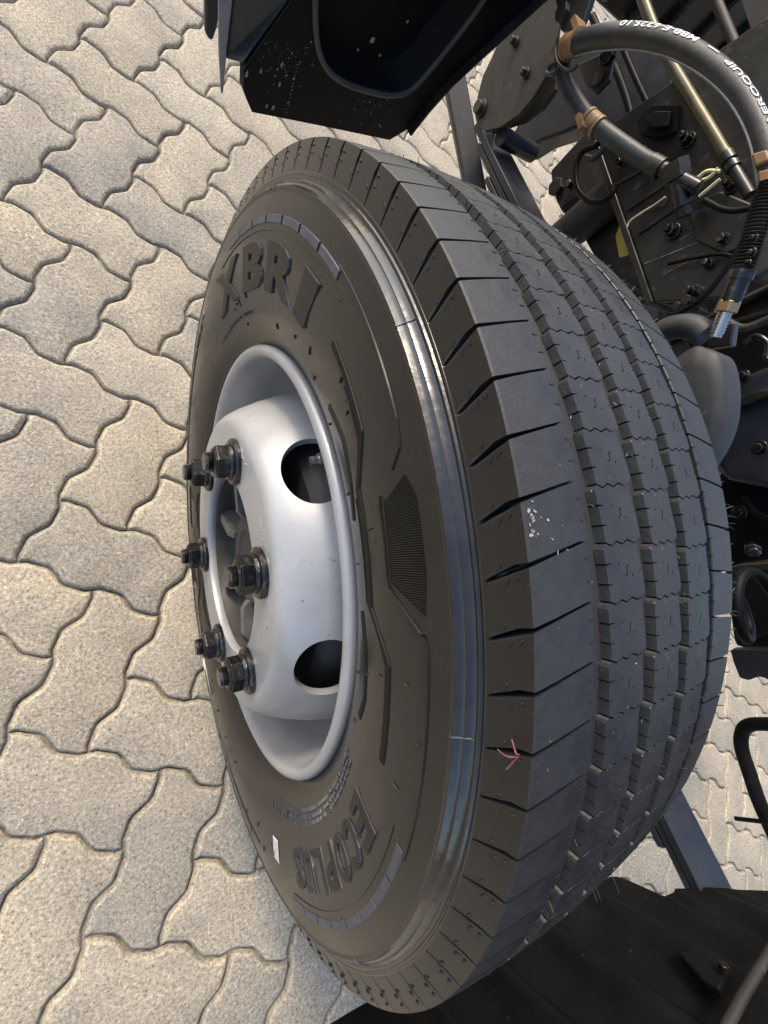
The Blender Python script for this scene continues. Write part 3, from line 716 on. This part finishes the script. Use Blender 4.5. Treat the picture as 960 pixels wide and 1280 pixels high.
for u, v, r_ in ((797, 233, 6.5), (829, 253, 7.5)):
    P = at(u, v, x=XR+.0006); rr = pxr(r_, P); mb = MB(); mb.tube([P-X*.002, P+X*.001], rr, 20); part('rail_hole', mb, M_INK, parent=rail)
# inner machinery: gearbox and radiator side, kept in separate masses with ribs
mb = MB(); mb.box((-.98, -.30, .70), (.34, .62, .46)); 
for k in range(6): mb.box((-.80, -.55+k*.10, .70), (.03, .018, .42))
part('gearbox_housing', mb, M_CHASSIS, None, .01)
mb = MB(); mb.box((-1.0, -1.02, .92), (.95, .10, .62)); 
for k in range(9): mb.box((-.62-k*.09, -.965, .92), (.02, .02, .60))
part('radiator_frame', mb, M_CHASSIS, None, .006)
mb = MB(); mb.plate(hx([(900, -80), (1000, -80), (1000, 130), (960, 100)], -.5), (-.02, 0, 0)); part('rail_web', mb, M_BROWN)
mb = MB(); mb.tube([at(895, 0, x=-.47), at(935, 95, x=-.47), at(945, 130, x=-.47)], .006, 8); part('rail_seam', mb, M_BROWN, 60)
# bracket block under the rail and the damper
mb = MB(); mb.plate(hx([(688, 213), (738, 158), (752, 190), (800, 330), (800, 400), (760, 352), (725, 290), (700, 262), (690, 240)], -.53), (-.06, 0, 0)); bk = part('damper_bracket', mb, M_BROWN, None, .004)
P = at(698, 235, x=-.528); mb = MB(); mb.prism(P, X, .016, .012, 6); part('bolt', mb, M_BROWN, None, .002, parent=bk)
P = at(738, 268, x=-.50); mb = MB(); mb.tube([P+Vector((0, 0, .05)), P+Vector((.0, .0, -.2))], .030, 24); part('damper', mb, M_BROWN, 40)
mb = MB(); mb.plate(hx([(777, 272), (790, 300), (790, 318), (774, 322), (769, 296)], -.49), (-.006, 0, 0)); part('yellow_tag', mb, M_YELLOW, None, .001)
mb = MB(); mb.plate(hx([(770, 335), (805, 322), (812, 345), (830, 372), (800, 380)], -.485), (-.02, 0, 0)); part('bump_stop', mb, M_BROWN, None, .003)
# hose bracket ear
mb = MB(); mb.plate(hx([(722, 80), (748, 68), (770, 60), (762, 100), (745, 118), (732, 108)], -.42), (-.006, 0, 0)); part('hose_bracket', mb, M_CHASSIS, None, .002)
P = at(748, 98, x=-.418); mb = MB(); mb.tube([P, P+X*.002], .008, 16); part('bracket_hole', mb, M_INK)
P = at(762, 72, x=-.415); mb = MB(); mb.prism(P, X, .012, .01, 6); part('bolt', mb, M_NUT, None, .001)
mb = MB(); mb.plate(hx([(690, -20), (745, -20), (728, 30), (710, 40), (700, 38)], -.36), (-.01, 0, 0)); part('hose_bracket', mb, M_OLIVE, None, .003)
P = at(706, 18, x=-.358); mb = MB(); mb.prism(P, X, .011, .01, 6); part('bolt', mb, M_OLIVE, None, .001)
# dark relay box behind the hose
mb = MB(); mb.plate(hx([(795, 150), (815, 130), (850, 130), (845, 165), (822, 172), (800, 168)], -.435), (-.01, 0, 0)); mb.plate(hx([(805, 148), (820, 138), (838, 138), (834, 158), (815, 160)], -.425), (-.008, 0, 0)); part('cable_clip', mb, M_BLACK, None, .002)

# --- large hose with print
def hosepath(pts): return spline([at(u, v, x=x) for u, v, x in pts], 8)
HP_ = hosepath([(704, 62, -.345), (722, 54, -.335), (750, 47, -.325), (790, 45, -.32), (835, 53, -.315), (880, 75, -.31), (920, 110, -.305), (948, 158, -.30), (962, 215, -.30), (968, 270, -.31)])
rads = [pxr(17+3.5*min(1, i/20), P) for i, P in enumerate(HP_)]
mb = MB(); mb.tube(HP_, rads, 28); hose = part('coolant_hose', mb, M_HOSE, 60)
# moulded seam along the lower side
def hframe(i):
    P = HP_[i]; T = (HP_[min(i+1, len(HP_)-1)]-HP_[max(i-1, 0)]).normalized(); V = (CAM-P).normalized(); S = T.cross(V).normalized(); V = S.cross(T).normalized()
    return P, T, V, S
mb = MB(); seam = []
for i in range(4, len(HP_)):
    P, T, V, S = hframe(i); a = R(-62); seam.append(P+(V*math.cos(a)-S*math.sin(a)*(-1 if S.dot(DOWN) > 0 else 1)*-1)*rads[i]*.995)
mb.tube(seam, .0016, 6); part('hose_seam', mb, M_GREYEDGE, 60, parent=hose)
# text: runs right to left seen from here (upside down), along the upper side
lens = [0]
for i in range(1, len(HP_)): lens.append(lens[-1]+(HP_[i]-HP_[i-1]).length)
def hose_pt(s, ang, lift=.0008):
    for i in range(len(lens)-1):
        if lens[i] <= s <= lens[i+1]: break
    f = (s-lens[i])/(lens[i+1]-lens[i]); f0, f1 = hframe(i), hframe(i+1)
    P = f0[0].lerp(f1[0], f); V = f0[2].lerp(f1[2], f).normalized(); S = f0[3].lerp(f1[3], f).normalized(); r_ = rads[i]+(rads[i+1]-rads[i])*f
    if S.dot(DOWN) > 0: S = -S            # S points up in the picture
    return P+(V*math.cos(ang)+S*math.sin(ang))*(r_+lift)
def s_at(u):
    for i in range(len(HP_)-1):
        a, b = px(HP_[i])[0], px(HP_[i+1])[0]
        if a <= u <= b: return lens[i]+(lens[i+1]-lens[i])*(u-a)/(b-a)
    return lens[-1]
def hose_text(txt, u_start, u_end, a0, a1):
    vs, fs = glyphs(txt, .012, 0.0); x0, x1 = min(v[0] for v in vs), max(v[0] for v in vs); y0, y1 = min(v[1] for v in vs), max(v[1] for v in vs)
    s0, s1 = s_at(u_start), s_at(u_end); mb = MB()
    mb.add([hose_pt(s0+(s1-s0)*(v[0]-x0)/(x1-x0), a1+(a0-a1)*(v[1]-y0)/(y1-y0)) for v in vs], fs)
    return mb
mb = hose_text('MBB-E-6225.10', 867, 778, R(38), R(70)); 
m2 = hose_text('AEROQUIP', 953, 902, R(36), R(66)); mb.add(m2.v, m2.f)
sA, sB = s_at(880), s_at(892); mb.add([hose_pt(s, a) for s in (sA, (sA+sB)/2, sB) for a in (R(52), R(58))], [(0, 1, 3, 2), (2, 3, 5, 4)])
part('hose_print', mb, M_WHITE, parent=hose)
# lower hose
LP = hosepath([(700, 62, -.35), (702, 85, -.352), (712, 115, -.355), (735, 148, -.36), (765, 172, -.37), (800, 196, -.385), (818, 206, -.39)])
mb = MB(); mb.tube(LP, [pxr(14.5, P) for P in LP], 22); part('coolant_hose', mb, M_HOSE, 60)
a, b = LP[-3], LP[-1]; d_ = (b-a).normalized(); rr = pxr(16, b)
mb = MB(); mb.tube([a, a+d_*.018], rr, 20); mb.tube([a+d_*.018, a+d_*.030], rr*.75, 20); mb.tube([a+d_*.030, a+d_*.042], rr*1.02, 6); mb.tube([a+d_*.04, a+d_*.075], rr*.72, 16)
part('hose_fitting', mb, M_CHASSIS, 30)
P = at(848, 224, x=-.40); Q = at(854, 258, x=-.41); dd = (Q-P).normalized(); mb = MB(); mb.tube([P-dd*.02, P], pxr(21, P), 6); mb.tube([P, Q], pxr(15, P), 16); mb.tube([Q-dd*.004, Q+dd*.012], pxr(12, P), 6); part('elbow_fitting', mb, M_CHASSIS, 30)
# clamps
def ring_clamp(path, i, r_, w_, name='hose_clamp', lug=None):
    P = path[i]; T = (path[min(i+1, len(path)-1)]-path[i-1]).normalized(); mb = MB()
    mb.tube([P-T*w_/2, P+T*w_/2], r_, 26); mb.tube([P-T*w_*.9, P-T*w_*.6], r_*1.05, 26); mb.tube([P+T*w_*.6, P+T*w_*.9], r_*1.05, 26)
    if lug is not None: mb.box(P+lug*r_*1.08, (w_*1.4, w_*1.6, r_*.5))
    return part(name, mb, M_CLAMP, 35)
ring_clamp(HP_, 6, rads[6]*1.12, .016, lug=Vector((0, -.6, .8)))
ring_clamp(LP, 3, pxr(16, LP[3])*1.06, .012)
ring_clamp(LP, 26, pxr(17, LP[26]), .014, lug=-RIGHT)
mb = MB(); P = at(945, 195, x=-.30); 
mb.plate([at(u, v, x=-.285) for u, v in ((938, 192), (958, 186), (963, 200), (944, 208))], (-.02, 0, 0)); mb.plate([at(u, v, x=-.285) for u, v in ((946, 214), (962, 210), (965, 226), (948, 230))], (-.02, 0, 0)); part('hose_clamp', mb, M_CLAMP, None, .002)
# zip ties
mb = MB(); mb.tube(spline([at(u, v, x=-.325) for u, v in ((698, 46), (694, 60), (696, 76), (704, 86), (714, 88), (722, 82))]), .0022, 6); mb.tube(spline([at(u, v, x=-.325) for u, v in ((694, 78), (686, 84), (684, 92), (692, 92), (700, 84))]), .003, 6); part('cable_tie', mb, M_HOSE, 60)
mb = MB(); mb.tube(spline([at(u, v, x=-.40) for u, v in ((752, 172), (745, 182), (728, 190), (720, 210), (722, 235), (735, 250), (750, 252), (764, 244), (766, 232))]), .004, 8); part('looped_cable', mb, M_BLACK, 60)
mb = MB(); mb.tube(spline([at(u, v, x=-.40) for u, v in ((758, 174), (752, 188), (742, 198), (732, 196))]), .0045, 8); part('cable_tie', mb, M_HOSE, 60)
# olive pipe
PP = spline([at(u, v, x=-.43) for u, v in ((796, -30), (806, 6), (828, 60), (858, 112), (888, 162), (912, 202))], 6)
mb = MB(); mb.tube(PP, [pxr(10.5, P) for P in PP], 20); pipe = part('steel_pipe', mb, M_PIPE, 60)
P = PP[-1]; d_ = (PP[-1]-PP[-3]).normalized(); mb = MB(); mb.tube([P-d_*.012, P], pxr(13, P), 20); mb.tube([P+d_*.004, P+d_*.012], pxr(12.5, P), 20); mb.tube([P, P+d_*.055], pxr(9.5, P), 16); part('pipe_fitting', mb, M_CHASSIS, 35)
# wires and cables
mb = MB(); mb.tube(spline([at(u, v, x=-.405) for u, v in ((966, 228), (955, 250), (935, 290), (905, 340), (875, 375), (842, 394), (820, 402))]), .0035, 8); part('black_cable', mb, M_BLACK, 60)
mb = MB(); mb.tube(spline([at(u, v, x=-.44) for u, v in ((784, 284), (788, 276), (802, 266), (818, 256), (832, 246))]), .0016, 6); part('cream_wire', mb, M_WIRE, 60)
for q in (((872, 222), (884, 214), (900, 214)), ((874, 246), (886, 236), (900, 224)), ((870, 228), (886, 222), (898, 210))):
    mb = MB(); mb.tube(spline([at(u, v, x=-.42) for u, v in q]), .0022, 6); part('cream_wire', mb, M_WIRE, 60)

# --- rubber boot / brake chamber behind the tyre
mb = MB(); outl = [(852, 438), (870, 428), (882, 430), (897, 436), (906, 452), (911, 484), (909, 525), (899, 557), (886, 580), (872, 596), (846, 588), (820, 540), (818, 470)]
F0 = spline([at(u, v, x=-.205) for u, v in outl]+[at(*outl[0], x=-.205)], 4)[:-1]; c0 = sum(F0, Vector())/len(F0); n = len(F0)
F0 = [c0+(q-c0)*.94 for q in F0]; F1 = [c0+(q-c0)*.93+X*.004 for q in F0]; F2 = [c0+(q-c0)*.60+X*.008 for q in F0]; F3 = [c0+(q-c0)*.97-X*.03 for q in F0]
mb.add(F3+F0+F1+F2, [(k*n+i, k*n+(i+1) % n, (k+1)*n+(i+1) % n, (k+1)*n+i) for k in range(3) for i in range(n)]+[tuple(range(3*n, 4*n)), tuple(range(n))]); boot = part('brake_chamber', mb, M_SHIELD, 50)
mb = MB(); q = spline([at(u, v, x=-.215) for u, v in ((818, 428), (830, 414), (850, 408), (868, 410), (882, 420))], 5); mb.tube(q, [.011]*len(q), 14); part('chamber_collar', mb, M_SHIELD, 60, parent=boot)
# --- chrome fitting and its block
a, b = at(926, 345, x=-.21), at(895, 418, x=-.21); d_ = (b-a); L_ = d_.length; d_.normalize()
mb = MB(); mb.tube([a, a+d_*L_*.45], pxr(17, a), 18); mb.tube([a-d_*.004, a+d_*.003], pxr(20, a), 18); fit = part('brake_fitting', mb, M_NUT, 35)
mb = MB(); mb.tube([a+d_*L_*.42, a+d_*L_*.62], pxr(19, a), 6); part('hex_nut', mb, M_BRASS, None, .001, parent=fit)
mb = MB(); 
for k in range(7): mb.tube([a+d_*(L_*.62+k*L_*.055), a+d_*(L_*.62+k*L_*.055+L_*.03)], pxr(12, a), 14)
mb.tube([a+d_*L_*.6, a+d_*L_*1.05], pxr(10.5, a), 14); part('thread', mb, M_BRIGHT, 35, parent=fit)
mb = MB(); mb.plate([at(u, v, x=-.235) for u, v in ((890, 405), (918, 402), (914, 432), (884, 436))], (-.012, 0, 0)); part('fitting_bracket', mb, M_CHASSIS, None, .002)
mb = MB(); mb.plate([at(u, v, x=-.235) for u, v in ((916, 338), (932, 296), (948, 258), (975, 270), (972, 330), (944, 350))], (-.03, 0, 0)); vb = part('valve_block', mb, M_BROWN, None, .004)
for u, v, r_ in ((945, 300, 8), (942, 318, 9), (938, 330, 6)):
    P = at(u, v, x=-.234); mb = MB(); mb.prism(P, X, pxr(r_, P), .006, 20); mb.prism(P+X*.006, X, pxr(r_*.6, P), .004, 6); part('bolt', mb, M_NUT, None, .001, parent=vb)
# hydraulic tee, small clutter below the rail
mb = MB()
for u, v, r_, h in ((866, 378, 8, .02), (880, 392, 7, .02), (858, 392, 6, .015), (884, 366, 6, .02), (850, 384, 7, .012)):
    P = at(u, v, x=-.43); mb.prism(P, X, pxr(r_, P), h, 6, u)
part('small_fittings', mb, M_CHASSIS, None, .001)

# --- axle side, dark steel masses behind the tyre
mb = MB(); mb.plate(hx([(905, 478), (1000, 440), (1000, 620), (905, 600), (880, 560)], -.56), (-.12, 0, 0)); part('axle_beam', mb, M_BLUEBLACK, None, .012)
mb = MB(); mb.plate(hx([(915, 500), (1000, 470), (1000, 482), (915, 512)], -.54), (-.03, 0, 0)); part('axle_lip', mb, M_CHASSIS, None, .003)
mb = MB(); mb.plate(hx([(820, 382), (905, 400), (1000, 370), (1000, 470), (905, 500), (870, 450)], -.60), (-.10, 0, 0)); part('steering_arm', mb, M_BLACK, None, .012)
mb = MB(); mb.plate(hx([(890, 590), (1000, 600), (1000, 815), (915, 812), (900, 700)], -.66), (-.10, 0, 0)); part('axle_housing', mb, M_BLACK, None, .015)
mb = MB(); mb.plate(hx([(905, 712), (920, 706), (1000, 699), (1000, 708), (915, 718)], -.55), (-.05, 0, 0)); part('spring_seat', mb, M_CHASSIS, None, .003)
for u, v in ((938, 582), (940, 685)):
    P = at(u, v, x=-.60); mb = MB(); mb.prism(P, Vector((1, .2, .4)), pxr(12, P), .02, 6); mb.prism(P, Vector((1, .2, .4)), pxr(8, P), .035, 14); part('axle_bolt', mb, M_NUT, None, .002)
coil = []
cc = at(962, 755, x=-.50)
for k in range(90):
    a = k/90*2*math.pi*3.2; coil.append(cc+Vector((.035*math.cos(a)-.03+k*.0006, .045*math.sin(a), .05-k*.0013)))
mb = MB(); mb.tube(coil, .0075, 10); part('coil_spring', mb, M_NUT if False else M_BLACK, 60)
mb = MB(); mb.plate(hx([(912, 812), (1000, 812), (1000, 870), (955, 848), (948, 846), (935, 851), (924, 848), (916, 828)], -.57), (-.02, 0, 0)); part('axle_plate', mb, M_BLUEBLACK, None, .003)
# bent rod over the ground
mb = MB(); mb.tube(spline([at(u, v, x=-.62) for u, v in ((1000, 906), (960, 905), (938, 906), (928, 915), (927, 935), (938, 970), (950, 1005), (975, 1060))], 6), .0105, 12); part('bent_rod', mb, M_BLACK, 60)
mb = MB(); mb.tube([at(919, 1023, x=-.60), at(962, 1028, x=-.60)], .0035, 8); part('bent_rod', mb, M_BLACK, 60)

# --- rear wheel arch panel: a corrugated wall behind the wheel
Y0 = .56
low = [(400, 1312), (450, 1281), (495, 1256), (560, 1222), (640, 1182), (700, 1148), (745, 1122), (772, 1112), (805, 1121), (832, 1134), (845, 1134), (852, 1127), (900, 1129), (960, 1131), (1010, 1135)]
lowP = spline([at(u, v, y=Y0) for u, v in low], 4)
def zlow(x):
    for a, b in zip(lowP, lowP[1:]):
        if b.x <= x <= a.x: return a.z+(b.z-a.z)*(x-a.x)/(b.x-a.x)
    return lowP[-1].z
xs = []; x = lowP[0].x
while x > -.95: xs.append(x); x -= .003
def corr(x):
    c = 0
    for cx_ in (-.04, -.13, -.225, -.32, -.425, -.52):
        d = abs(x-cx_)
        if d < .026: c = max(c, .018*(.5+.5*math.cos(math.pi*d/.026)))
    return c
mb = MB(); rows = 10; vs = []
for x in xs:
    z0 = zlow(x) if x >= lowP[-1].x else lowP[-1].z
    for k in range(rows+1):
        f = k/rows; z = z0+(1.05-z0)*f; fl = .014*math.exp(-((z-z0)/.018))
        vs.append(Vector((x, Y0-fl-corr(x)*min(1, (z-z0)/.05)+.05*f*f, z)))
n = rows+1
fs = [(i*n+k, i*n+k+1, (i+1)*n+k+1, (i+1)*n+k) for i in range(len(xs)-1) for k in range(rows)]
mb.add(vs, fs); rg = part('wheel_arch_panel', mb, M_BLACK, 60); sm = rg.modifiers.new('s', 'SOLIDIFY'); sm.thickness = .005; sm.offset = -1
mb = MB(); mb.plate([at(u, v, y=Y0-.03) for u, v in ((848, 1190), (872, 1178), (908, 1212), (900, 1236), (880, 1225))], (0, .012, 0)); clip = part('panel_clip', mb, M_BLACK, None, .003)
P = at(904, 1214, y=Y0-.035); mb = MB(); mb.prism(P, (-.2, -1, .3), .005, .008, 10); part('clip_screw', mb, M_NUT, None, .001, parent=clip)
mb = MB(); mb.tube([at(900, 1300, y=Y0-.05), at(932, 1240, y=Y0-.05), at(975, 1170, y=Y0-.05)], .0050, 10); part('steel_pipe', mb, M_OLIVE, 60)

# chalky scuffs on the tread
mb = MB(); rs2 = random.Random(5)
def on_tread(u, v):
    d = ray(u, v); o = CAM-Vector((0, 0, HC)); a = d.y**2+d.z**2; b = 2*(o.y*d.y+o.z*d.z); c = o.y**2+o.z**2-.4008**2
    D = b*b-4*a*c
    if D < 0: return None
    q = o+d*((-b-D**.5)/(2*a)); t = math.degrees(math.atan2(q.y, q.z)); return q.x, t
def scuff(u, v, lx, lt, rot):
    q = on_tread(u, v)
    if not q or abs(q[0]) > .096: return
    n = 9; vs = []
    for k in range(n):
        a = 2*math.pi*k/n; dx, dy = lx*math.cos(a)*rs2.uniform(.5, 1.1), lt*math.sin(a)*rs2.uniform(.5, 1.1)
        x = q[0]+dx*math.cos(rot)-dy*math.sin(rot); t = q[1]+(dx*math.sin(rot)+dy*math.cos(rot))/.4*180/math.pi
        vs.append(cyl(x, crown(x)+.0003, t))
    mb.add(vs, [tuple(range(n))])
for k in range(30): scuff(rs2.gauss(672, 7), rs2.gauss(652, 15), rs2.uniform(.0003, .0011), rs2.uniform(.0003, .0017), rs2.uniform(0, 3))
for k in range(45):
    scuff(rs2.uniform(690, 880), rs2.uniform(400, 1000), rs2.uniform(.00015, .0004), rs2.uniform(.0003, .0018), rs2.uniform(-1, 1.2))
ob('chalk_scuff', mb.mesh('chalk_scuff', M_SCUFF), tyre, kind='stuff')

# corrugated sleeve over the brake line, and a loom of small lines
q = spline([at(u, v, x=-.235) for u, v in ((966, 226), (952, 262), (940, 300), (928, 336))], 8); mb = MB()
for i in range(len(q)-1): mb.tube([q[i], q[i].lerp(q[i+1], .5), q[i+1]], [.0070, .0095, .0070], 14)
part('corrugated_sleeve', mb, M_BROWN, 30)
loom = [(((700, 300), (730, 330), (775, 352), (820, 372), (850, 380)), -.47, .004, M_BROWN), (((770, 40), (800, 110), (830, 165), (872, 205), (900, 250)), -.47, .0045, M_BLACK),
        (((740, 20), (775, 100), (790, 150), (800, 200)), -.50, .006, M_BLACK), (((880, 250), (905, 262), (930, 262), (970, 250)), -.40, .0035, M_BLACK),
        (((835, 330), (870, 322), (905, 318), (940, 330)), -.435, .0025, M_BLACK), (((930, 430), (945, 420), (960, 430), (958, 448), (975, 450)), -.52, .004, M_NUT),
        (((905, 400), (930, 410), (970, 395)), -.45, .005, M_BROWN), (((930, 620), (945, 640), (970, 650)), -.60, .005, M_BLACK), (((925, 790), (945, 800), (975, 790)), -.55, .006, M_BLACK)]
for pts, x_, r_, m_ in loom:
    mb = MB(); mb.tube(spline([at(u, v, x=x_) for u, v in pts], 6), r_, 8); part('service_line', mb, m_, 60)
for u, v, x_, r_ in ((905, 300, -.445, 9), (885, 330, -.445, 7), (840, 215, -.445, 7), (778, 205, -.445, 6), (925, 640, -.60, 9), (930, 470, -.56, 8), (950, 560, -.55, 10), (715, 232, -.525, 7)):
    P = at(u, v, x=x_); rr = pxr(r_, P); mb = MB(); mb.prism(P, X, rr*1.2, .004, 20); mb.prism(P+X*.004, X, rr*.85, .010, 6, .4); part('bolt', mb, M_NUT, None, .001)
mb = MB(); mb.plate(hx([(860, 255), (900, 238), (960, 262), (955, 300), (905, 318), (868, 300)], -.443), (-.006, 0, 0)); part('rail_gusset', mb, M_CHASSIS, None, .003)
mb = MB(); mb.plate(hx([(700, 255), (722, 240), (742, 262), (735, 292), (712, 284)], -.505), (-.03, 0, 0)); part('damper_eye', mb, M_BLACK, None, .006)

mb = MB(); wp = [cyl(.0262+.0006*math.sin(k*1.7), .1968+.0004*math.sin(k*2.3), k*2.0) for k in range(181)]; mb.tube(wp, .0026, 6, False); ob('weld_bead', mb.mesh('weld_bead', M_RIM, 60), rim)
mb = MB(); r4 = random.Random(9)
for t0, t1 in ((-8, 2), (22, 34), (-44, -32), (84, 100)):
    t = t0
    while t < t1:
        l = r4.uniform(.5, 1.0); mb.box(cyl(.13215, .1385+r4.uniform(-.0012, .0012), t), (.0006, .0022, r4.uniform(.0012, .0046)), Matrix.Rotation(-R(t), 3, 'X')); t += l+.5
ob('stamped_marks', mb.mesh('stamped_marks', M_RIM), rim, kind='stuff')
